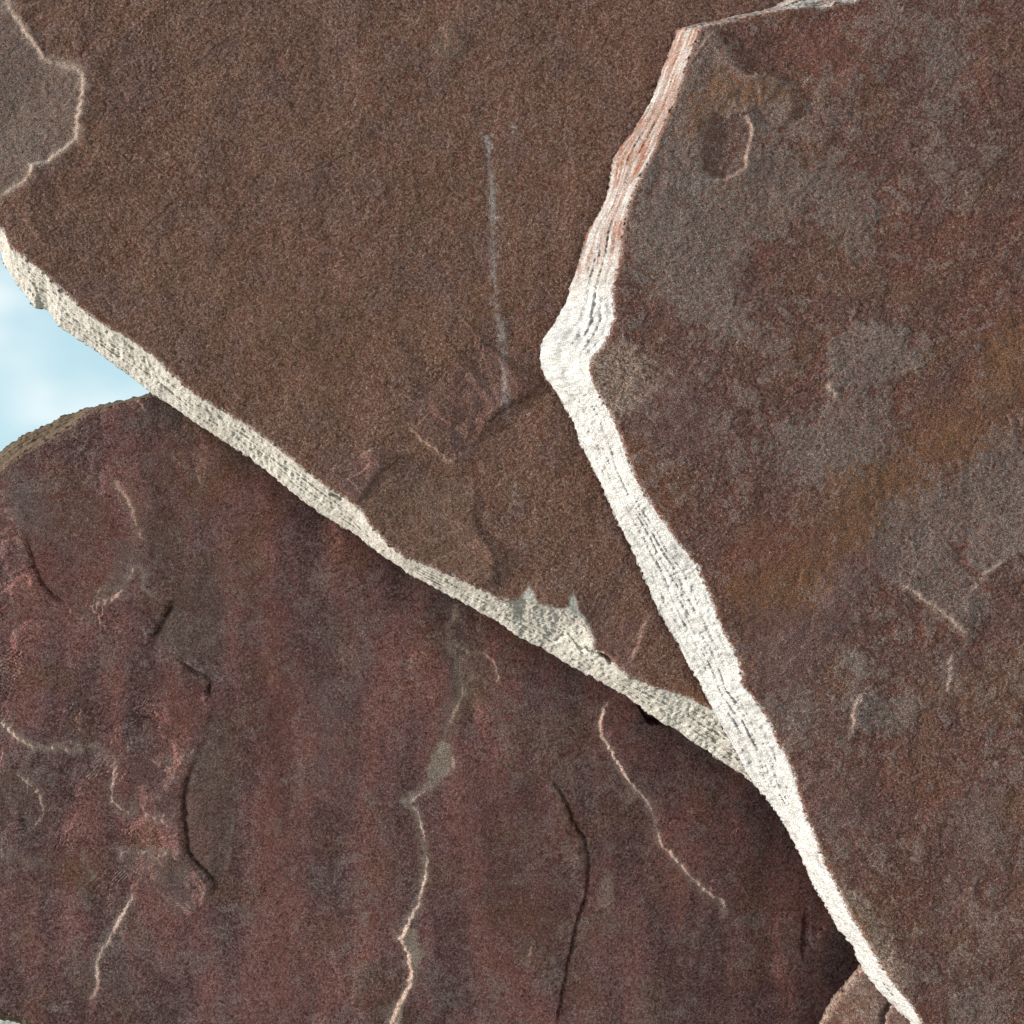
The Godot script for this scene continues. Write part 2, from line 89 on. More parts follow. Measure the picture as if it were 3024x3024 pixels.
const MARKS_C = [
	["patch", [-37.8, 1182.9, -17.9, 1140.8, -9.0, 1122.1, 1.7, 1109.2, 28.7, 1099.7, 37.7, 1097.8, 48.5, 1103.1, 62.8, 1106.9, 71.8, 1116.2, 79.2, 1129.1, 84.4, 1140.3, 83.4, 1168.3, 62.4, 1211.5, 34.6, 1225.8, -10.3, 1222.1], "RED", 0.52, 5, 8, 0, "flake_scar"],
	["step", [-31.0, 1190.0, -28.6, 1179.7, -23.1, 1161.1, -17.9, 1140.8, -9.0, 1122.1, 1.7, 1109.2, 14.5, 1102.7, 28.7, 1099.7, 38.8, 1097.8], -1, 3.36, 90.0, 1.1, 0, "PALE"],
	["crack", [-28.6, 1179.7, -23.1, 1161.1, -17.9, 1140.8, -9.0, 1122.1, 1.7, 1109.2, 14.5, 1102.7, 28.7, 1099.7], 6, 1.5],
	["step", [28.7, 1099.7, 37.7, 1097.8, 48.5, 1103.1, 62.8, 1106.9, 71.8, 1116.2, 79.2, 1129.1, 84.4, 1140.3, 91.7, 1142.0, 97.4, 1136.6, 95.3, 1121.5, 104.4, 1110.2, 117.4, 1102.6], -1, 2.31, 37.5, 2.6, 0.7, "TAN"],
	["patch", [62.4, 1168.4, 86.8, 1171.9, 97.4, 1153.9, 91.7, 1142.0, 84.4, 1140.3, 79.2, 1129.1, 71.8, 1116.2, 62.8, 1106.9, 52.0, 1111.0, 69.4, 1132.4], "GREY", 0.6, 4, 6, 0, ""],
	["step", [124.4, 1123.1, 126.2, 1106.5, 117.4, 1089.6, 106.1, 1070.9, 100.9, 1056.2, 97.4, 1050.5], -1, 3.15, 90.0, 1.1, 0.0, "PALE"],
	["crack", [126.2, 1106.5, 117.4, 1089.6, 106.1, 1070.9, 100.9, 1056.2], 7, 1.5],
	["step", [57.5, 1240.2, 62.8, 1235.2, 77.4, 1216.5, 86.5, 1190.6, 91.7, 1173.7, 99.1, 1162.5], 1, 1.26, 37.5, 2.6, 0.5, "TAN"],
	["patch", [62.8, 1240.2, 86.8, 1233.1, 114.9, 1189.9, 151.9, 1192.4, 139.2, 1186.6, 136.0, 1153.7, 121.9, 1124.9, 104.4, 1146.6, 91.7, 1173.7, 77.4, 1216.5], "OLIVE", 0.52, 5, 9, 0.3, "raised_flake"],
	["step", [95.6, 1049.4, 111.4, 1043.8, 139.2, 1038.7, 155.5, 1023.3, 166.4, 1016.3], 1, 1.05, 37.5, 1.4, 0.2, "TAN"],
	["step", [166.4, 1019.5, 161.8, 1014.5, 161.1, 999.7, 166.4, 986.2, 157.2, 960.3, 148.4, 936.2, 139.2, 913.6, 135.3, 895.3, 136.4, 872.9, 138.2, 854.0, 139.2, 837.0, 146.3, 825.6, 157.2, 815.8, 168.6, 801.7, 162.9, 789.5, 155.5, 778.6, 142.7, 766.0, 139.9, 754.9], -1, 3.36, 120.0, 1.1, 0, "PALE"],
	["crack", [150.2, 940.2, 139.2, 913.6, 135.3, 895.3, 136.4, 872.9, 138.2, 854.0, 139.2, 837.0, 146.3, 825.6, 157.2, 815.8, 168.6, 801.7, 162.9, 789.5, 155.5, 778.6], 8, 1.5],
	["crack", [161.8, 1016.0, 161.1, 999.7], 5, 1.0],
	["patch", [166.4, 986.2, 185.6, 979.3, 192.7, 932.0, 189.2, 877.6, 189.2, 834.0, 175.0, 805.5, 168.6, 801.7, 146.3, 825.6, 139.2, 837.0, 136.4, 872.9, 135.3, 895.3, 148.4, 936.2], "OLIVE", 0.52, 5, 9, 0, "flake_scar"],
	["step", [-72.0, 987.5, -51.5, 978.3, -40.9, 971.7, -32.0, 960.5, -19.6, 954.5, -5.2, 952.4, 18.0, 948.0, 33.9, 951.6, 57.5, 954.7], 1, 2.52, 52.5, 2.6, 0.75, "PALE"],
	["step", [62.8, 947.1, 66.6, 934.0, 62.8, 911.9, 62.8, 893.2, 71.8, 885.7, 80.9, 878.0, 86.5, 892.6, 99.1, 877.5, 119.1, 871.2, 133.6, 867.2], 1, 1.89, 45.0, 2.2, 0.55, "PALE"],
	["patch", [62.8, 916.9, 66.6, 934.0, 93.9, 952.2, 121.9, 940.8, 132.5, 904.4, 133.6, 867.2, 119.1, 871.2, 99.1, 877.5, 86.5, 892.6, 80.9, 878.0, 71.8, 885.7, 62.8, 893.2], "PURPLE", 0.52, 4, 8, 0, "raised_flake"],
	["step", [61.0, 845.1, 73.6, 840.7, 100.9, 839.9, 110.0, 835.3, 128.3, 839.1], -1, 1.47, 45.0, 2.0, 0.45, "PALE"],
	["patch", [61.0, 845.1, 73.6, 840.7, 100.9, 839.9, 110.0, 835.3, 128.3, 839.1, 143.1, 821.0, 157.2, 798.8, 150.2, 777.3, 121.9, 771.1, 100.9, 800.6, 88.2, 804.7, 69.4, 816.1], "GREY", 0.6, 4, 8, 0, "raised_flake"],
	["step", [71.8, 840.8, 71.8, 831.8, 69.4, 827.6], 1, 0.84, 18.0, 1.2, 0.4, "PALE"],
	["step", [33.9, 845.9, 34.9, 825.4, 42.9, 815.8, 41.2, 804.8], 1, 0.95, 30.0, 1.2, 0.45, "TAN"],
	["step", [88.2, 801.4, 80.9, 784.8, 71.8, 770.3, 64.5, 753.7, 53.7, 739.4, 46.7, 724.6, 48.5, 711.6, 48.5, 696.9, 45.0, 687.7, 36.0, 679.8], 1, 1.89, 45.0, 2.0, 0.65, "PALE"],
	["patch", [22.5, 724.5, 46.7, 724.6, 48.5, 711.6, 48.5, 696.9, 36.0, 680.9, 17.3, 692.4], "OLIVE", 0.6, 5, 8, 0, ""],
	["step", [425.7, 1106.0, 425.7, 1086.7, 417.9, 1073.5, 419.8, 1060.2, 428.7, 1034.2, 433.1, 1000.8, 421.6, 974.3, 414.3, 951.5, 402.8, 934.4, 393.2, 919.5], 1, 1.26, 45.0, 3.0, 0.5, "TAN"],
	["patch", [421.6, 1071.2, 439.8, 1056.2, 447.2, 1004.2, 428.7, 978.6, 417.6, 952.9, 410.2, 964.2, 421.3, 1001.0], "GREY", 0.52, 6, 9, 0, ""],
	["patch", [414.3, 951.5, 425.7, 941.7, 423.5, 924.3, 406.5, 908.8, 397.3, 909.0, 393.2, 919.5, 402.8, 934.4], "TAN", 0.98, 1.5, 2, 0, ""],
	["step", [425.7, 939.4, 423.5, 924.3, 406.5, 907.3, 387.4, 894.5, 371.2, 884.6, 383.7, 873.6, 389.2, 858.3, 393.2, 839.0, 394.0, 819.8, 391.0, 795.1, 385.5, 774.3, 376.0, 755.4, 367.6, 737.0, 374.1, 719.4, 379.7, 701.8, 376.0, 685.0, 366.5, 668.1, 356.9, 643.5, 351.5, 623.1], 1, 3.15, 67.5, 2.2, 0.8, "PALE"],
	["patch", [367.6, 737.0, 376.0, 749.2, 382.6, 747.1, 389.9, 728.4, 396.2, 718.5, 388.1, 710.0, 379.7, 701.8, 374.1, 719.4], "TAN", 0.98, 1.5, 2.5, 0, ""],
	["patch", [366.5, 670.3, 373.4, 670.0, 367.9, 651.8, 362.4, 630.0, 351.5, 630.5, 356.9, 648.7], "TAN", 0.98, 1.5, 2.5, 0, ""],
	["step", [521.9, 917.3, 524.1, 914.3, 539.5, 896.7, 549.3, 877.0, 557.3, 855.5, 569.0, 838.0, 573.9, 818.4, 572.8, 797.1, 570.9, 775.8, 562.9, 752.8, 555.0, 722.1, 549.3, 693.1, 543.3, 660.5, 537.7, 635.4, 533.1, 618.4], -1, 1.89, 60.0, 1.0, 0, "PALE"],
	["crack", [524.1, 914.3, 539.5, 896.7, 549.3, 877.0, 557.3, 855.5, 569.0, 838.0, 573.9, 818.4, 572.8, 797.1, 570.9, 775.8, 562.9, 752.8, 555.0, 722.1, 549.3, 693.1, 543.3, 660.5, 537.7, 635.4, 533.1, 618.4], 6, 1.0],
	["step", [596.3, 996.3, 586.4, 969.1, 586.4, 957.4, 594.4, 940.0, 604.3, 924.1, 618.0, 902.3, 635.9, 880.8, 645.9, 864.8, 651.6, 841.3, 655.5, 825.7, 663.5, 822.4, 672.4, 813.5, 683.1, 799.2, 697.0, 783.2, 710.9, 772.9, 725.3, 764.5, 729.2, 750.7, 731.1, 742.7], 1, 2.31, 60.0, 2.1, 0.65, "PALE"],
	["patch", [718.3, 770.8, 728.0, 762.9, 731.9, 741.9, 722.2, 746.0], "TAN", 0.9, 2, 3, 0, ""],
	["patch", [618.0, 892.6, 627.9, 884.8, 621.0, 873.7, 616.5, 877.6], "PALE", 0.6, 2, 3, 0, ""],
	["patch", [592.5, 802.0, 597.4, 799.3, 606.2, 770.4, 597.4, 758.0, 586.0, 762.1, 584.5, 779.1], "TAN", 0.68, 3, 4, 0.4, "raised_flake"],
	["step", [597.4, 799.3, 603.1, 784.1, 606.2, 768.9], -1, 1.47, 21.0, 1.0, 0, "PALE"],
	["pit", [622.6, 997.7, 630.2, 981.8, 635.5, 972.7, 640.9, 963.5, 657.0, 963.2, 668.1, 959.3, 670.1, 981.9], 24],
	["crack", [825.8, 757.6, 822.2, 747.4, 820.2, 718.1, 818.3, 688.4], 7, 1.7],
	["crack", [-31.0, 879.9, -28.6, 873.4, -26.8, 858.4], 4, 1.4],
	["patch", [-51.5, 1263.3, -24.8, 1281.0, 12.4, 1300.2, 31.1, 1305.4, 27.7, 1293.9, 0.0, 1275.8, -24.1, 1257.8, -44.7, 1239.9, -58.3, 1232.7, -72.0, 1243.3], "OLIVE", 0.9, 4, 6, 0, ""],
	["step", [88.2, 1321.0, 93.9, 1312.4, 98.4, 1304.5], 1, 1.05, 30.0, 1.2, 0.35, "TAN"],
	["patch", [-44.7, 1239.9, -6.9, 1232.9, 10.4, 1204.3, 0.0, 1175.7, -31.0, 1182.9, -48.1, 1211.4], "GREY", 0.6, 8, 10, 0, ""],
	["patch", [136.0, 1312.8, 164.3, 1305.8, 192.7, 1269.7, 214.1, 1233.5, 192.7, 1233.4, 157.2, 1262.3, 136.0, 1291.1], "OCHRE", 0.75, 14, 16, 0, ""],
	["patch", [111.4, 1276.5, 150.2, 1265.9, 171.4, 1222.5, 157.2, 1197.1, 129.0, 1204.3, 104.4, 1240.4], "OCHRE", 0.52, 14, 16, 0, ""],
	["patch", [192.7, 1182.6, 214.1, 1189.8, 221.3, 1138.8, 203.4, 1095.3, 189.2, 1131.7], "OCHRE", 0.52, 14, 16, 0, ""],
	["patch", [-51.5, 919.6, -24.1, 926.1, -10.3, 907.9, -31.0, 876.3, -51.5, 876.9], "OLIVE", 0.52, 8, 10, 0, ""],
	["patch", [13.8, 846.5, 34.6, 849.4, 41.5, 817.0, 34.6, 795.7, 13.8, 810.7], "OCHRE", 0.52, 8, 10, 0, ""],
	["patch", [-51.5, 848.4, -17.2, 843.8, 3.4, 825.3, -24.1, 826.2, -51.5, 832.4], "GREY", 0.6, 5, 9, 0, ""],
	["patch", [278.8, 999.6, 300.5, 991.9, 296.9, 948.0, 286.0, 900.7, 278.8, 900.8, 282.4, 948.3], "GREY", 0.52, 8, 10, 0, ""],
	["patch", [228.5, 869.3, 239.2, 865.3, 237.4, 850.8, 230.2, 852.8], "PALE", 0.6, 4, 5, 0, ""],
	["patch", [322.3, 764.0, 333.2, 763.6, 331.4, 749.0, 324.1, 747.4], "PALE", 0.45, 4, 5, 0, ""],
	["crack", [129.0, 1043.6, 144.2, 1031.4, 157.2, 1024.0, 163.6, 1018.5, 162.2, 1001.5], 5, 1.4],
	["step", [64.5, 1157.6, 67.3, 1136.0, 56.5, 1118.5, 41.5, 1111.1], -1, 1.47, 30.0, 2.0, 0.45, "TAN"],
	["step", [-65.2, 923.4, -37.8, 926.4, -13.8, 908.0, -6.9, 882.8, -20.7, 861.7], 1, 1.47, 36.0, 1.8, 0.35, "TAN"],
	["step", [-58.3, 834.4, -37.8, 837.3, -20.7, 826.1, -6.9, 831.0, 3.4, 820.0], 1, 1.47, 36.0, 1.8, 0.45, "TAN"],
	["step", [-48.1, 1225.6, -37.8, 1215.0, -31.0, 1197.1, -30.3, 1182.9], -1, 1.68, 39.0, 1.4, 0.2, "TAN"],
	["patch", [143.1, 1153.7, 171.4, 1160.8, 192.7, 1124.5, 189.2, 1080.9, 171.4, 1037.6, 143.1, 1041.6, 111.4, 1049.2, 106.1, 1070.9, 117.4, 1089.6, 126.2, 1106.5], "OLIVE", 0.48, 6, 9, 0, ""],
	["patch", [114.9, 1027.5, 157.2, 1019.7, 161.1, 999.7, 166.4, 986.2, 157.2, 960.3, 143.1, 951.2, 114.9, 951.7, 93.9, 973.8], "RED", 0.6, 12, 14, 0, ""],
	["patch", [214.1, 1131.6, 246.4, 1109.5, 257.2, 1021.8, 250.0, 912.5, 257.2, 802.8, 228.5, 818.3, 214.1, 913.3, 207.0, 1022.6], "RED", 0.68, 22, 24, 0, ""],
	["patch", [278.8, 1102.0, 307.8, 1094.4, 322.3, 984.2, 307.8, 874.5, 286.0, 911.6, 275.2, 1021.6], "PURPLE", 0.52, 22, 24, 0, ""],
	["patch", [462.1, 907.5, 521.9, 894.9, 552.0, 849.3, 559.5, 778.0, 536.9, 719.0, 477.0, 702.8, 439.8, 778.3, 447.2, 870.8], "RED", 0.45, 30, 30, 0, ""],
	["step", [419.8, 1060.2, 439.8, 1047.0, 458.3, 1044.9, 469.5, 1033.6, 473.2, 1018.7, 465.8, 1004.0], 1, 0.95, 30.0, 1.3, 0.4, "TAN"],
	["patch", [425.0, 1056.4, 458.3, 1041.2, 465.8, 1004.0, 447.2, 978.3, 425.0, 982.4], "OLIVE", 0.45, 6, 8, 0, ""],
	["step", [189.2, 877.6, 185.6, 848.7, 182.8, 827.0, 178.5, 805.3], 1, 0.95, 30.0, 1.4, 0.3, "TAN"],
	["step", [506.9, 731.4, 509.1, 720.1, 503.1, 698.0], 1, 0.84, 24.0, 1.2, 0.3, "TAN"],
	["patch", [582.2, 758.5, 608.8, 753.8, 616.5, 731.0, 593.6, 731.9], "GREY", 0.52, 5, 8, 0, ""],
]
const MARKS_D = [
	["crack", [46.3, 707.6, 36.5, 689.8, 33.2, 672.4], 4, 1.4],
]

# stone colours, linear
const TINT = {
	"GREY": Color(.480, .395, .345), "OCHRE": Color(0.427, 0.221, 0.115), "RED": Color(0.452, 0.174, 0.127), "PURPLE": Color(0.377, 0.224, 0.206),
	"TAN": Color(.840, .640, .505), "PALE": Color(.930, .745, .615), "OLIVE": Color(.390, .295, .215), "DARK": Color(0.062, 0.036, 0.031),
	"CHALK": Color(0.875, 0.824, 0.762), "BEDGE": Color(0.948, 0.865, 0.742),
}
var XS := PackedFloat32Array()
var YS := PackedFloat32Array()
var NX := 0
var NY := 0
var H := PackedFloat32Array()
var COL := PackedColorArray()
var PART := PackedByteArray()
var part_names: Array[String] = []
var n_grain := FastNoiseLite.new()
var n_mid := FastNoiseLite.new()
var n_low := FastNoiseLite.new()
var n_warp := FastNoiseLite.new()
var n_lam := FastNoiseLite.new()
var base_tint := Color.WHITE
var slab_count := 0
var rng := RandomNumberGenerator.new()

func _ready():
	var cam := Camera3D.new()
	cam.name = "camera"
	cam.position = Vector3(0, 1.2, 0)
	cam.fov = 52.0
	cam.near = 0.05
	cam.far = 400.0
	add_child(cam)
	cam.current = true
	var env := Environment.new()
	env.background_mode = Environment.BG_SKY
	var sky := Sky.new()
	var pano := PanoramaSkyMaterial.new()
	pano.panorama = ImageTexture.create_from_image(sky_image())
	sky.sky_material = pano
	env.sky = sky
	env.tonemap_mode = Environment.TONE_MAPPER_LINEAR
	env.tonemap_exposure = 1.48
	env.sdfgi_enabled = true
	env.ssao_enabled = true
	env.ssil_enabled = true
	var we := WorldEnvironment.new()
	we.name = "world_environment"
	we.environment = env
	add_child(we)
	var sun := DirectionalLight3D.new()
	sun.name = "sun"
	sun.light_color = Color(1.0, .98, .95)
	sun.light_energy = 1.6
	sun.light_angular_distance = 0.5
	sun.shadow_enabled = true
	var to_sun := Vector3(-.97, .09, .10).normalized()
	sun.look_at_from_position(to_sun * 10.0, Vector3.ZERO, Vector3.UP)
	add_child(sun)
	setup_noise()
	make_ground()
	stone_slab({"sil": A_SIL, "rim": A_RIM, "marks": MARKS_A, "thick": 45.0, "seed": 11, "pos": Vector3(0.0000, 0, -1.0000), "yaw": 0.00,
		"fine": Rect2(90, 690, 460, 1030), "step": 1.15, "base": Color(.300, .152, .116), "style": "A", "grey": .48,
		"label": "big grey-mottled red sandstone slab with bright white broken edge, overlapping the others", "edge": "bright white broken edge with pink and rust stained layers at its upper end"})
	stone_slab({"sil": B_SIL, "rim": B_RIM, "marks": MARKS_B, "thick": 40.0, "seed": 23, "pos": Vector3(0.0000, 0, -1.0550), "yaw": 0.00,
		"fine": Rect2(-545, 890, 810, 860), "step": 1.2, "base": Color(.372, .190, .126), "style": "B", "grey": .12,
		"label": "smooth brown sandstone slab with chalky drip marks, wedged between the other two large slabs", "edge": "cream coloured broken edge with thin grey layers"})
	stone_slab({"sil": C_SIL, "rim": C_RIM, "marks": MARKS_C, "thick": 30.0, "seed": 37, "pos": Vector3(-0.4868, 0, -1.1080), "yaw": 5.30,
		"fine": Rect2(-90, 580, 980, 790), "step": 1.25, "base": Color(.500, .246, .226), "style": "C", "grey": .34,
		"label": "cracked purplish sandstone slab with flaking layers and rounded top against the sky"})
	stone_slab({"sil": D_SIL, "rim": D_RIM, "marks": MARKS_D, "thick": 8.0, "seed": 53, "pos": Vector3(0.3404, 0, -1.0680), "yaw": -8.00,
		"fine": Rect2(-40, 640, 120, 120), "step": 1.5, "base": Color(.42, .29, .235), "style": "D", "grey": .5,
		"label": "small tan sandstone piece peeking out under the white broken edge of the big slab"})

func setup_noise():
	for n in [n_grain, n_mid, n_low, n_warp, n_lam]:
		n.noise_type = FastNoiseLite.TYPE_SIMPLEX
		n.fractal_type = FastNoiseLite.FRACTAL_FBM
	n_grain.frequency = .30
	n_grain.fractal_octaves = 2
	n_mid.frequency = .055
	n_mid.fractal_octaves = 3
	n_low.frequency = .0075
	n_low.fractal_octaves = 3
	n_warp.frequency = .11
	n_warp.fractal_octaves = 3
	n_lam.frequency = .12
	n_lam.fractal_octaves = 3
	n_grain.seed = 1; n_mid.seed = 2; n_low.seed = 3; n_warp.seed = 4; n_lam.seed = 5

func sky_image() -> Image:
	var w := 1024
	var h := 512
	var im := Image.create(w, h, false, Image.FORMAT_RGBAF)
	var n := FastNoiseLite.new()
	n.seed = 8
	n.noise_type = FastNoiseLite.TYPE_SIMPLEX_SMOOTH
	n.fractal_octaves = 5
	n.frequency = 2.6
	for j in h:
		var el := PI * (.5 - (j + .5) / h)
		var y := sin(el)
		var c := cos(el)
		var k := pow(1.0 - clampf(y, 0, 1), 2.2)
		var air := Color(.31, .45, .55).lerp(Color(.38, .55, .60), k)
		for i in w:
			var az := TAU * ((i + .5) / w - .5)
			var d := Vector3(sin(az) * c, y, -cos(az) * c)
			var v := n.get_noise_3d(d.x, d.y * 1.6, d.z)
			var cl := smoothstep(-.22, .38, v)
			im.set_pixel(i, j, air.lerp(Color(.76, .77, .76), cl * .9))
	return im

func make_ground():
	var g := MeshInstance3D.new()
	g.name = "ground"
	var pm := PlaneMesh.new()
	pm.size = Vector2(300, 300)
	g.mesh = pm
	var m := StandardMaterial3D.new()
	m.albedo_texture = grain_texture(71, .08, Color(.62, .59, .54), Color(.82, .80, .76))
	m.uv1_triplanar = true
	m.uv1_world_triplanar = true
	m.uv1_scale = Vector3(.7, .7, .7)
	m.roughness = 1.0
	g.material_override = m
	g.set_meta("kind", "structure")
	add_child(g)

func grain_texture(sd: int, freq: float, lo: Color, hi: Color) -> NoiseTexture2D:
	var n := FastNoiseLite.new()
	n.seed = sd
	n.noise_type = FastNoiseLite.TYPE_SIMPLEX
	n.frequency = freq
	n.fractal_octaves = 2
	n.fractal_gain = .6
	var t := NoiseTexture2D.new()
	t.width = 1024
	t.height = 1024
	t.seamless = true
	t.noise = n
	var r := Gradient.new()
	r.set_color(0, lo)
	r.set_color(1, hi)
	r.set_offset(0, .22)
	r.set_offset(1, .78)
	r.add_point(.55, lo.lerp(hi, .42))
	t.color_ramp = r
	return t

# ---------------------------------------------------------------- outlines and distances
func pts(a: Array) -> PackedVector2Array:
	var p := PackedVector2Array()
	for i in range(0, a.size(), 2):
		p.append(Vector2(a[i], a[i + 1]))
	return p

func rough(p: PackedVector2Array, closed: bool, gap: float, amp: float, sd: float) -> PackedVector2Array:
	var o := PackedVector2Array()
	var n := p.size()
	for k in (n if closed else n - 1):
		var a := p[k]
		var b := p[(k + 1) % n]
		var m := maxi(1, int(a.distance_to(b) / gap))
		var nr := (b - a).normalized().orthogonal()
		for q in m:
			var c := a.lerp(b, float(q) / m)
			var j := n_warp.get_noise_3d(c.x * 1.6, c.y * 1.6, sd) * 1.6 + n_warp.get_noise_3d(c.x * 5.0, c.y * 5.0, sd + 9.0) * .9
			o.append(c + nr * j * amp)
	if not closed:
		o.append(p[n - 1])
	return o

func field(p: PackedVector2Array, closed: bool, radius: float) -> Dictionary:
	var lo := p[0]
	var hi := p[0]
	for q in p:
		lo = lo.min(q)
		hi = hi.max(q)
	var i0 := clampi(XS.bsearch(lo.x - radius) - 1, 0, NX - 1)
	var i1 := clampi(XS.bsearch(hi.x + radius), 0, NX - 1)
	var j0 := clampi(YS.bsearch(lo.y - radius) - 1, 0, NY - 1)
	var j1 := clampi(YS.bsearch(hi.y + radius), 0, NY - 1)
	var w := i1 - i0 + 1
	var h := j1 - j0 + 1
	var D := PackedFloat32Array()
	D.resize(w * h)
	D.fill(1e9)
	var S := PackedFloat32Array()
	S.resize(w * h)
	var T := PackedFloat32Array()
	T.resize(w * h)
	var n := p.size()
	var run := 0.0
	var r2 := radius * radius
	for k in (n if closed else n - 1):
		var a := p[k]
		var b := p[(k + 1) % n]
		var ab := b - a
		var l2 := ab.length_squared()
		var ln := sqrt(l2)
		if ln < 1e-6:
			continue
		var ia := clampi(XS.bsearch(minf(a.x, b.x) - radius) - 1, i0, i1)
		var ib := clampi(XS.bsearch(maxf(a.x, b.x) + radius), i0, i1)
		var ja := clampi(YS.bsearch(minf(a.y, b.y) - radius) - 1, j0, j1)
		var jb := clampi(YS.bsearch(maxf(a.y, b.y) + radius), j0, j1)
		for j in range(ja, jb + 1):
			var py := YS[j] - a.y
			var o := (j - j0) * w - i0
			for i in range(ia, ib + 1):
				var px := XS[i] - a.x
				var t := clampf((px * ab.x + py * ab.y) / l2, 0.0, 1.0)
				var dx := px - ab.x * t
				var dy := py - ab.y * t
				var d2 := dx * dx + dy * dy
				if d2 > r2:
					continue
				var q := o + i
				var cr := (ab.x * py - ab.y * px) / ln
				var best := D[q]
				if d2 < best - 1e-4 or (d2 < best + 1e-4 and absf(cr) > absf(S[q])):
					D[q] = d2
					S[q] = cr
					T[q] = run + t * ln
		run += ln
	for q in D.size():
		D[q] = sqrt(D[q])
	return {"i0": i0, "j0": j0, "w": w, "h": h, "d": D, "side": S, "s": T, "len": run}

# which grid points lie inside a closed outline, row by row
func inside(p: PackedVector2Array) -> PackedByteArray:
	var o := PackedByteArray()
	o.resize(NX * NY)
	var n := p.size()
	for j in NY:
		var y := YS[j]
		var cr := PackedFloat32Array()
		for k in n:
			var a := p[k]
			var b := p[(k + 1) % n]
			if (a.y > y) != (b.y > y):
				cr.append(a.x + (b.x - a.x) * (y - a.y) / (b.y - a.y))
		cr.sort()
		for c in range(0, cr.size() - 1, 2):
			var i := XS.bsearch(cr[c])
			while i < NX and XS[i] < cr[c + 1]:
				o[j * NX + i] = 1
				i += 1
	return o

func ticks(lo: float, hi: float, fa: float, fb: float, fine: float, coarse: float) -> PackedFloat32Array:
	var o := PackedFloat32Array()
	var v := lo
	while v < hi:
		o.append(v)
		var dist := maxf(0.0, maxf(fa - v, v - fb))
		v += fine if v >= fa and v < fb else minf(coarse, fine + dist * .08) if v >= fb else minf(maxf(fine, (fa - v) * .08), coarse)
	o.append(hi)
	return o

# ---------------------------------------------------------------- marks on a face
func mark_step(p: PackedVector2Array, sgn: float, h: float, fall: float, wall: float, pale: float, tint: Color, sd: float):
	var f := field(rough(p, false, 2.5, 1.7, sd), false, minf(fall * 3.2, 160.0))
	var L: float = f.len
	var dd: PackedFloat32Array = f.d
	var ss: PackedFloat32Array = f.side
	var tt: PackedFloat32Array = f.s
	var w: int = f.w
	for q in dd.size():
		var d := dd[q]
		if d > 1e4:
			continue
		var g := (int(f.j0) + q / w) * NX + int(f.i0) + q % w
		var s := tt[q]
		var tap := smoothstep(0.0, minf(30.0, L * .2), s) * smoothstep(0.0, minf(30.0, L * .2), L - s)
		var sdv := d if ss[q] * sgn > 0 else -d
		# past its ends the step dies away with the distance
		var off := maxf(0.0, d - absf(ss[q]))
		tap *= exp(-off / 6.0)
		var vary := .85 + .7 * n_low.get_noise_3d(XS[int(f.i0) + q % w] * 2.5, YS[int(f.j0) + q / w] * 2.5, sd * 37.0)
		if sdv > -wall:
			H[g] += h * 1.35 * tap * vary * smoothstep(-wall, wall, sdv) * exp(-maxf(sdv, 0.0) / fall)
		if pale > 0.0 and d < wall * 7.0:
			var gx := XS[int(f.i0) + q % w]
			var gy := YS[int(f.j0) + q / w]
			var ww := wall * clampf(1.25 + 2.2 * n_mid.get_noise_3d(gx, gy, sd * 11.0), .5, 3.4)
			var e := sdv / ww
			COL[g] = COL[g].lerp(tint, clampf(pale * minf(1.0, tap * 1.4) * exp(-e * e) * clampf(.9 + 1.2 * n_mid.get_noise_3d(gx * 2.0, gy * 2.0, sd), .4 if h > .1 else .02, 1.2), 0.0, 1.0))
			# crumbs of the same pale stone beside the ledge
			var c2 := d / (wall * 2.8)
			COL[g] = COL[g].lerp(tint, clampf(pale * minf(1.0, tap * 1.4) * exp(-c2 * c2) * clampf(.12 + 1.3 * n_grain.get_noise_3d(gx, gy, sd) + 1.1 * n_mid.get_noise_3d(gx * 1.4, gy * 1.4, sd + 5.0), 0.0, .8), 0.0, .7))

func mark_crack(p: PackedVector2Array, depth: float, width: float, sd: float):
	var f := field(rough(p, false, 3.0, 1.1, sd), false, width * 4.0)
	var L: float = f.len
	var dd: PackedFloat32Array = f.d
	var tt: PackedFloat32Array = f.s
	var w: int = f.w
	for q in dd.size():
		var d := dd[q]
		if d > 1e4:
			continue
		var g := (int(f.j0) + q / w) * NX + int(f.i0) + q % w
		var s := tt[q]
		var tap := smoothstep(0.0, minf(40.0, L * .3), s) * smoothstep(0.0, minf(40.0, L * .3), L - s)
		var e := d / (width * 1.3 * (.7 + .5 * tap))
		H[g] -= depth * 1.4 * tap * exp(-e * e)

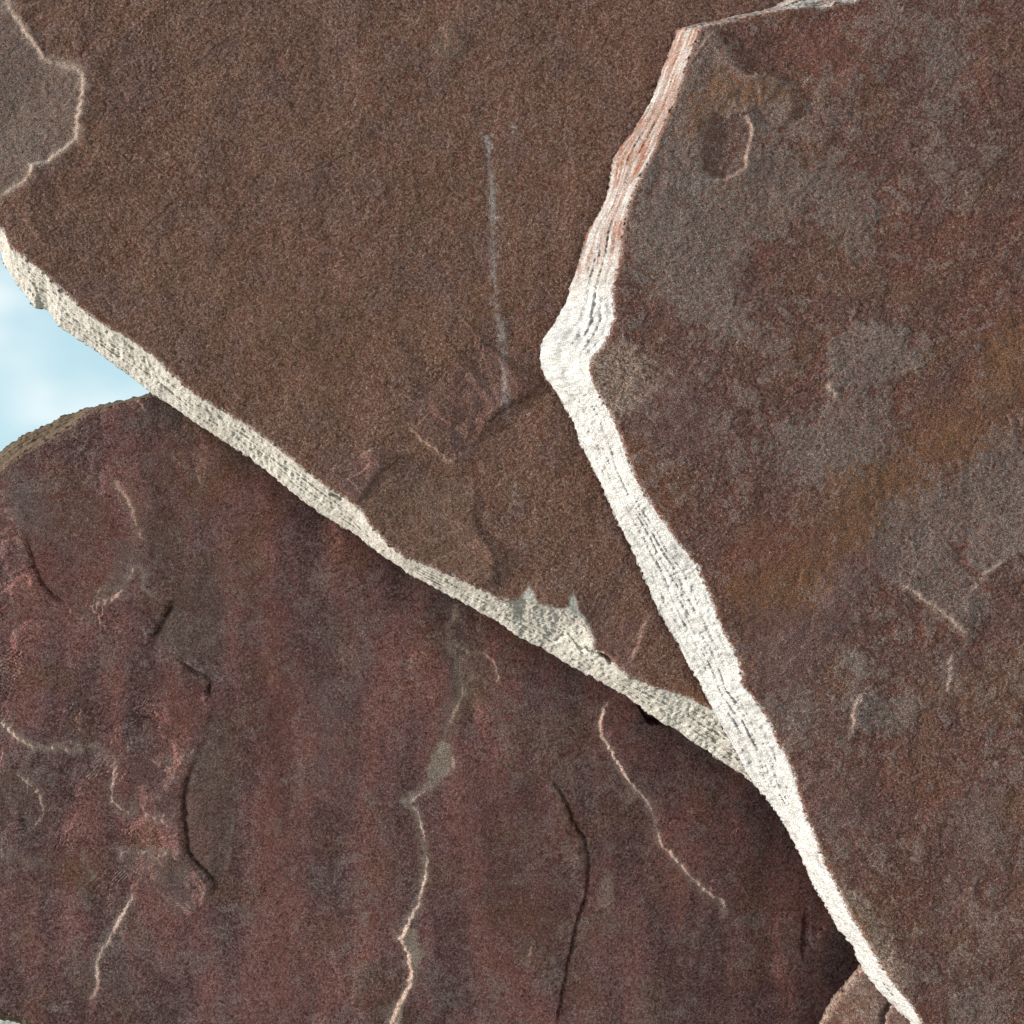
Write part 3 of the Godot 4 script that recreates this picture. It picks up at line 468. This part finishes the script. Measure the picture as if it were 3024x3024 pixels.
func mark_patch(p: PackedVector2Array, tint: Color, amount: float, soft: float, warp: float, lift: float, part: int, sd: float, ins: PackedByteArray):
	var closed := rough(p, true, 8.0, .8, sd)
	var reach := soft + warp * 2.0
	var f := field(closed, true, reach)
	var dd: PackedFloat32Array = f.d
	var w: int = f.w
	var lo_j: int = f.j0
	var lo_i: int = f.i0
	# even-odd rows inside the patch's own box
	var n := closed.size()
	for jj in int(f.h):
		var j := lo_j + jj
		var y := YS[j]
		var cr := PackedFloat32Array()
		for k in n:
			var a := closed[k]
			var b := closed[(k + 1) % n]
			if (a.y > y) != (b.y > y):
				cr.append(a.x + (b.x - a.x) * (y - a.y) / (b.y - a.y))
		cr.sort()
		for ii in w:
			var g := j * NX + lo_i + ii
			if ins[g] == 0:
				continue
			var x := XS[lo_i + ii]
			var c := 0
			for v in cr:
				if v < x:
					c += 1
			var sdv := minf(dd[jj * w + ii], reach)
			if c % 2 == 0:
				sdv = -sdv
				if sdv < -soft - warp * 1.5:
					continue
			elif part > 0:
				PART[g] = part
			var e := sdv + n_warp.get_noise_3d(x * .7, y * .7, sd) * warp * 1.6
			var k := smoothstep(-soft, soft, e)
			if k <= 0.0:
				continue
			H[g] += lift * k
			# broken up grain by grain
			var dith := clampf(.66 + 1.7 * n_grain.get_noise_3d(x, y, sd) + .7 * n_warp.get_noise_3d(x * 1.4, y * 1.4, sd + 40.0), 0.0, 1.0)
			COL[g] = COL[g].lerp(tint * (1.0 + .12 * n_mid.get_noise_3d(x, y, sd) + .5 * n_grain.get_noise_3d(x * 1.3, y * 1.3, sd + 7.0) + .5 * (rng.randf() - .5)), amount * k * (dith if amount < .97 else lerpf(dith, 1.0, .75)))

func mark_pit(p: PackedVector2Array, depth: float, ins: PackedByteArray):
	var f := field(p, true, 60.0)
	var dd: PackedFloat32Array = f.d
	var w: int = f.w
	for q in dd.size():
		var j := int(f.j0) + q / w
		var i := int(f.i0) + q % w
		if Geometry2D.is_point_in_polygon(Vector2(XS[i], YS[j]), p):
			H[j * NX + i] -= depth * smoothstep(0.0, 2.5, dd[q])

# ---------------------------------------------------------------- a slab
func stone_slab(o: Dictionary):
	var sd: float = o.seed
	rng.seed = int(sd)
	var sil := rough(pts(o.sil), true, 2.0, 1.5, sd)
	var rim := rough(pts(o.rim), true, 2.0, 2.0, sd + 5.0)
	var lo := sil[0]
	var hi := sil[0]
	for q in sil:
		lo = lo.min(q)
		hi = hi.max(q)
	for q in rim:
		lo = lo.min(q)
		hi = hi.max(q)
	var fr: Rect2 = o.fine
	var st: float = o.step
	XS = ticks(lo.x - 3.0, hi.x + 3.0, fr.position.x, fr.end.x, st, 8.0)
	YS = ticks(lo.y - 3.0, hi.y + 3.0, fr.position.y, fr.end.y, st, 8.0)
	NX = XS.size()
	NY = YS.size()
	var N := NX * NY
	var in_s := inside(sil)
	var in_r := inside(rim)
	for q in N:
		if in_r[q]:
			in_s[q] = 1
	H = PackedFloat32Array()
	H.resize(N)
	COL = PackedColorArray()
	COL.resize(N)
	PART = PackedByteArray()
	PART.resize(N)
	part_names = ["face", "broken_edge"]
	base_tint = o.base
	var style: String = o.style
	var greyness: float = o.grey
	# the plain face: relief of the bedding plane and the mottling of the stone
	for j in NY:
		var y := YS[j]
		for i in NX:
			var q := j * NX + i
			if in_s[q] == 0:
				continue
			var x := XS[i]
			var a := n_low.get_noise_3d(x, y, sd)
			var b := n_mid.get_noise_3d(x, y, sd)
			# where the net of points widens, single grains are left to the texture
			var gw := clampf(2.2 / maxf(XS[mini(i + 1, NX - 1)] - x, YS[mini(j + 1, NY - 1)] - y), 0.0, 1.0)
			var g := n_grain.get_noise_3d(x, y, sd) * gw
			var c := n_low.get_noise_3d(x * 2.3, y * 2.3, sd + 70.0)
			var r := .5 + (rng.randf() - .5) * gw
			var h := a * 1.6 + b * (.22 if style != "A" else .3) + g * .22 + (r - .5) * .14
			var col := base_tint
			var m := n_warp.get_noise_3d(x * .5, y * .5, sd + 20.0)
			if style == "C":
				var band := n_low.get_noise_3d(x * 2.1 + 22.0 * c, y * .45 + 20.0 * a, sd + 30.0)
				h += band * 1.1
				col = col.lerp(TINT.RED, clampf(band * 1.5, 0.0, .45)).lerp(TINT.PURPLE, clampf(-band * 1.3, 0.0, .45)) * (1.0 + clampf(band * .75, -.25, .3))
			else:
				col = col.lerp(TINT.RED, clampf(c * 1.3, 0.0, .5) * (.55 if style == "B" else 1.0)).lerp(TINT.PURPLE, clampf(-c * .9, 0.0, .4))
			# thin layers that have split off leave low terraces
			var lay := (a * .55 + c * .5 + m * .02) * 3.0 + 20.0
			var fr2 := lay - floorf(lay)
			var edge_at := smoothstep(.44, .56, fr2)
			h += (floorf(lay) + edge_at - lay) * (0.0 if style == "C" else .3)
			if style != "B":
				var odd := int(floorf(lay) + (1.0 if fr2 > .5 else 0.0)) % 3
				col = col.lerp(TINT.GREY if odd == 0 else TINT.RED, (.12 if odd == 0 else .10 if odd == 1 else 0.0))
			col = col.lerp(TINT.OCHRE, clampf((n_low.get_noise_3d(x * 1.4, y * 1.4, sd + 110.0) - .12) * 1.2, 0.0, .35))
			# grey mineral skin, worn off in flecks
			var film := smoothstep(.08, .36, m * .55 + b * .45 + c * .5 + a * .35 + g * .30) * greyness
			col = col.lerp(TINT.GREY, film)
			# single grains: dull, bright and dark
			col = col.lerp(Color(0.442, 0.351, 0.319), clampf(.16 + g * .9 + (r - .5) * .5, 0.0, .6) * (.7 if style == "B" else .4))
			var k := 1.02 + b * .08 + m * .05 + g * .55 + (r - .5) * .62
			if style == "C":
				k = 1.07 + b * .16 + m * .16 + g * .75 + (r - .5) * .75
			if r > .985:
				col = col.lerp(Color(.62, .54, .50), .7)
				k = 1.25
			elif r < .03:
				k *= .72
			col *= k
			H[q] = h
			COL[q] = Color(col.r, col.g, col.b)
	var num := 0.0
	for mk in o.marks:
		num += 1.0
		var p := pts(mk[1])
		match mk[0]:
			"step":
				mark_step(p, mk[2], mk[3], mk[4], mk[5], mk[6], TINT[mk[7]], sd + num * 3.0)
			"crack":
				mark_crack(p, mk[2], mk[3], sd + num * 3.0)
			"pit":
				mark_pit(p, mk[2], in_r)
			"patch":
				var part := 0
				if mk[7] == "broken_edge":
					part = 1
				elif mk[7] != "":
					part_names.append(mk[7])
					part = part_names.size() - 1
				mark_patch(p, base_tint if mk[2] == "BASE" else TINT[mk[2]], mk[3], mk[4], mk[5], mk[6], part, sd + num * 3.0, in_r)
	# the broken edge: from the rim of the face down to the outline, along the split layers
	var fr_ := field(pts(o.rim), true, 75.0)
	var fe := field(pts(o.sil), true, 75.0)
	var fs := field(sil, true, 24.0)
	var thick: float = o.thick
	var Z := H.duplicate()
	var rd: PackedFloat32Array = fr_.d
	var rs: PackedFloat32Array = fr_.s
	var sdd: PackedFloat32Array = fe.d
	for j in NY:
		for i in NX:
			var q := j * NX + i
			if in_s[q] == 0:
				continue
			var jr := j - int(fr_.j0)
			var ir := i - int(fr_.i0)
			var rdist := 1e4
			var s := 0.0
			if jr >= 0 and jr < int(fr_.h) and ir >= 0 and ir < int(fr_.w):
				rdist = rd[jr * int(fr_.w) + ir]
				s = rs[jr * int(fr_.w) + ir]
			var js := j - int(fe.j0)
			var is_ := i - int(fe.i0)
			var sdist := 1e4
			if js >= 0 and js < int(fe.h) and is_ >= 0 and is_ < int(fe.w):
				sdist = sdd[js * int(fe.w) + is_]
			if in_r[q]:
				# the skin of the face crumbles a little before the rim
				if rdist < 9.0:
					var x := XS[i]
					var y := YS[j]
					var e := rdist + n_warp.get_noise_3d(x, y, sd + 60.0) * 4.0 + n_grain.get_noise_3d(x, y, sd + 61.0) * 3.2
					var kk := 1.0 - smoothstep(.2, 1.7, e)
					if style == "A":
						COL[q] = COL[q].lerp(Color(.33, .16, .085), .55 * (1.0 - smoothstep(1.0, 4.5, e)))
					COL[q] = COL[q].lerp(edge_colour(style, 0.0, s, x, y, sd), kk * .85)
					Z[q] = H[q] - 1.6 * pow(1.0 - clampf(rdist / 4.0, 0.0, 1.0), 2.0)
				continue
			var t := clampf(rdist / maxf(rdist + sdist, .01), 0.0, 1.0)
			var lam := n_lam.get_noise_3d(t * thick * 1.6, s * .10, sd)
			var lam2 := n_lam.get_noise_3d(t * thick * 5.0, s * .35, sd + 3.0)
			var chip := n_mid.get_noise_3d(s * .8, t * 22.0, sd + 8.0)
			var prof := t + .10 * lam * sin(PI * t)
			Z[q] = H[q] * (1.0 - t) - 1.6 - (thick - 1.6) * prof + (lam * .7 + lam2 * .35 + chip * 1.6 + n_warp.get_noise_3d(XS[i] * 1.2, YS[j] * 1.2, sd + 6.0) * 1.5) * smoothstep(0.0, .12, t) * smoothstep(0.0, .08, 1.0 - t) + n_grain.get_noise_3d(XS[i], YS[j], sd + 2.0) * .9
			COL[q] = edge_colour(style, t, s, XS[i], YS[j], sd)
	# grid points just outside are drawn in to the outline
	var px := PackedFloat32Array()
	var py := PackedFloat32Array()
	px.resize(N)
	py.resize(N)
	var keep := in_s.duplicate()
	var src := PackedInt32Array()
	var dst := PackedInt32Array()
	for j in NY:
		for i in NX:
			var q := j * NX + i
			px[q] = XS[i]
			py[q] = YS[j]
			if in_s[q]:
				continue
			var near := -1
			for dj in range(maxi(j - 1, 0), mini(j + 2, NY)):
				for di in range(maxi(i - 1, 0), mini(i + 2, NX)):
					if in_s[dj * NX + di]:
						near = dj * NX + di
			if near >= 0:
				src.append(near)
				dst.append(q)
	var fw: int = fs.w
	for k in dst.size():
		var q := dst[k]
		var i := q % NX
		var j := q / NX
		var v := Vector2(XS[i], YS[j])
		var bd := 1e12
		var bp := v
		# the nearest outline point, found from the running length kept in the field
		var run: float = (fs.s as PackedFloat32Array)[(j - int(fs.j0)) * fw + i - int(fs.i0)] if j >= int(fs.j0) and i >= int(fs.i0) and j - int(fs.j0) < int(fs.h) and i - int(fs.i0) < fw else 0.0
		bp = along(sil, run)
		bd = bp.distance_to(v)
		if bd > 2.5 * maxf(absf(XS[mini(i + 1, NX - 1)] - XS[maxi(i - 1, 0)]), absf(YS[mini(j + 1, NY - 1)] - YS[maxi(j - 1, 0)])):
			continue
		px[q] = bp.x
		py[q] = bp.y
		keep[q] = 1
		Z[q] = -thick
		COL[q] = COL[src[k]]
		PART[q] = PART[src[k]]
	emit(o, px, py, Z, keep, in_r, sil, src, dst)

var _run_of := PackedFloat32Array()
var _run_key := -1

func along(p: PackedVector2Array, run: float) -> Vector2:
	if _run_key != p.size():
		_run_key = p.size()
		_run_of = PackedFloat32Array()
		var r := 0.0
		for k in p.size():
			_run_of.append(r)
			r += p[k].distance_to(p[(k + 1) % p.size()])
	var k := clampi(_run_of.bsearch(run, false) - 1, 0, p.size() - 1)
	var a := p[k]
	var b := p[(k + 1) % p.size()]
	var l := a.distance_to(b)
	return a.lerp(b, clampf((run - _run_of[k]) / maxf(l, .001), 0.0, 1.0))

func edge_colour(style: String, t: float, s: float, x: float, y: float, sd: float) -> Color:
	var lam := n_lam.get_noise_3d(t * 70.0, s * .10, sd + 12.0)
	var g := n_grain.get_noise_3d(x, y, sd + 31.0)
	var m := n_warp.get_noise_3d(x * .8, y * .8, sd + 50.0)
	var c := Color(.90, .88, .85)
	var fleck := smoothstep(.08, .42, m * .55 + g * .85)
	match style:
		"A":
			# the upper part of this edge is stained pink and rust along its layers
			var up := smoothstep(1395.0, 1480.0, y)
			c = c.lerp(Color(.44, .28, .23), up * clampf(.7 + lam * 1.5, 0.0, 1.0))
			c = c.lerp(Color(.40, .17, .10), up * smoothstep(.12, .4, n_lam.get_noise_3d(t * 50.0, s * .14, sd + 77.0)))
			c = c.lerp(Color(.33, .31, .28), clampf(-lam * .35, 0.0, .2) + .62 * fleck)
		"B":
			c = Color(.94, .88, .79).lerp(Color(.50, .42, .34), clampf(lam * .8, 0.0, .45))
			c = c.lerp(Color(.30, .26, .21), .42 * fleck)
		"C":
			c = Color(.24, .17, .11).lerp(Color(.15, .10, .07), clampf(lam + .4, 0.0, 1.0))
		"D":
			c = Color(.40, .31, .25)
	return c * (1.0 + .42 * g + .10 * lam)

func emit(o: Dictionary, px: PackedFloat32Array, py: PackedFloat32Array, Z: PackedFloat32Array, keep: PackedByteArray, in_r: PackedByteArray, sil: PackedVector2Array, src: PackedInt32Array, dst: PackedInt32Array):
	var N := NX * NY
	var nrm := PackedVector3Array()
	nrm.resize(N)
	for j in NY:
		var ju := mini(j + 1, NY - 1)
		var jd := maxi(j - 1, 0)
		for i in NX:
			var q := j * NX + i
			if keep[q] == 0:
				continue
			var e := j * NX + mini(i + 1, NX - 1)
			var w := j * NX + maxi(i - 1, 0)
			var n := ju * NX + i
			var s := jd * NX + i
			if keep[e] == 0: e = q
			if keep[w] == 0: w = q
			if keep[n] == 0: n = q
			if keep[s] == 0: s = q
			var u := Vector3(px[e] - px[w], py[e] - py[w], Z[e] - Z[w])
			var v := Vector3(px[n] - px[s], py[n] - py[s], Z[n] - Z[s])
			var c := u.cross(v)
			nrm[q] = c.normalized() if c.length_squared() > 1e-9 else Vector3(0, 0, 1)
	for k in dst.size():
		nrm[dst[k]] = nrm[src[k]]
	var idx: Array = []
	for k in part_names.size():
		idx.append(PackedInt32Array())
	var border := {}
	for j in NY - 1:
		for i in NX - 1:
			var a := j * NX + i
			var b := a + 1
			var c := a + NX
			var d := c + 1
			if keep[a] == 0 or keep[b] == 0 or keep[c] == 0 or keep[d] == 0:
				continue
			var part := 1
			if in_r[a] + in_r[b] + in_r[c] + in_r[d] >= 2:
				part = PART[a]
			var l: PackedInt32Array = idx[part]
			if absf(Z[a] - Z[d]) < absf(Z[b] - Z[c]):
				l.append_array([a, c, d, a, d, b])
			else:
				l.append_array([a, c, b, b, c, d])
			idx[part] = l
	var root := Node3D.new()
	root.name = "sandstone_flagstone" if not has_node("sandstone_flagstone") else "sandstone_flagstone_%03d" % slab_count
	slab_count += 1
	add_child(root)
	root.position = o.pos
	root.rotation_degrees.y = o.yaw
	root.set_meta("label", o.label)
	root.set_meta("category", "stone slab")
	root.set_meta("group", "sandstone slabs stood on edge")
	for k in part_names.size():
		var l: PackedInt32Array = idx[k]
		if l.is_empty():
			continue
		var remap := PackedInt32Array()
		remap.resize(N)
		remap.fill(-1)
		var V := PackedVector3Array()
		var NN := PackedVector3Array()
		var CC := PackedColorArray()
		var UV := PackedVector2Array()
		var I := PackedInt32Array()
		I.resize(l.size())
		for t in l.size():
			var q := l[t]
			var m := remap[q]
			if m < 0:
				m = V.size()
				remap[q] = m
				V.append(Vector3(px[q], py[q], Z[q]) * .001)
				NN.append(nrm[q])
				var c := COL[q]
				CC.append(Color(clampf(c.r, .01, .95), clampf(c.g, .01, .95), clampf(c.b, .01, .95)))
				UV.append(Vector2(px[q], py[q]) / 430.0)
			I[t] = m
		var arr := []
		arr.resize(Mesh.ARRAY_MAX)
		arr[Mesh.ARRAY_VERTEX] = V
		arr[Mesh.ARRAY_NORMAL] = NN
		arr[Mesh.ARRAY_COLOR] = CC
		arr[Mesh.ARRAY_TEX_UV] = UV
		arr[Mesh.ARRAY_INDEX] = I
		var am := ArrayMesh.new()
		am.add_surface_from_arrays(Mesh.PRIMITIVE_TRIANGLES, arr)
		var mi := MeshInstance3D.new()
		mi.name = part_names[k]
		mi.mesh = am
		mi.material_override = stone_material(k == 1)
		if k == 1 and o.has("edge"):
			mi.set_meta("label", o.edge)
		root.add_child(mi, true)
	# the unseen back of the slab
	var zb: float = -(float(o.thick) + 4.0)
	var st := SurfaceTool.new()
	st.begin(Mesh.PRIMITIVE_TRIANGLES)
	var ring := PackedVector2Array()
	for k in range(0, sil.size(), 3):
		ring.append(sil[k])
	var tri := Geometry2D.triangulate_polygon(ring)
	st.set_color(Color(o.base) * .9)
	for t in range(0, tri.size(), 3):
		for v in [tri[t], tri[t + 1], tri[t + 2]]:
			st.set_normal(Vector3(0, 0, -1))
			st.set_uv(ring[v] / 430.0)
			st.add_vertex(Vector3(ring[v].x, ring[v].y, zb) * .001)
	for k in sil.size():
		var a := sil[k]
		var b := sil[(k + 1) % sil.size()]
		var nr := (b - a).orthogonal().normalized()
		var zf: float = -float(o.thick) + .3
		st.set_normal(Vector3(nr.x, nr.y, 0))
		st.set_color(edge_colour(o.style, 1.0, float(k) * 3.0, a.x, a.y, o.seed))
		for v in [Vector3(a.x, a.y, zf), Vector3(b.x, b.y, zf), Vector3(b.x, b.y, zb), Vector3(a.x, a.y, zf), Vector3(b.x, b.y, zb), Vector3(a.x, a.y, zb)]:
			st.set_uv(Vector2(v.x + v.z, v.y) / 430.0)
			st.add_vertex(v * .001)
	var back := MeshInstance3D.new()
	back.name = "back"
	back.mesh = st.commit()
	back.material_override = stone_material(false)
	root.add_child(back)

var _mats := {}
func stone_material(edge: bool) -> StandardMaterial3D:
	if not _mats.has(edge):
		var m := StandardMaterial3D.new()
		m.vertex_color_use_as_albedo = true
		m.albedo_texture = grain_texture(91 if edge else 90, .36, Color(.58, .57, .56) if edge else Color(.40, .35, .34), Color(1, 1, 1))
		m.roughness = .95
		m.metallic_specular = .25
		_mats[edge] = m
	return _mats[edge]
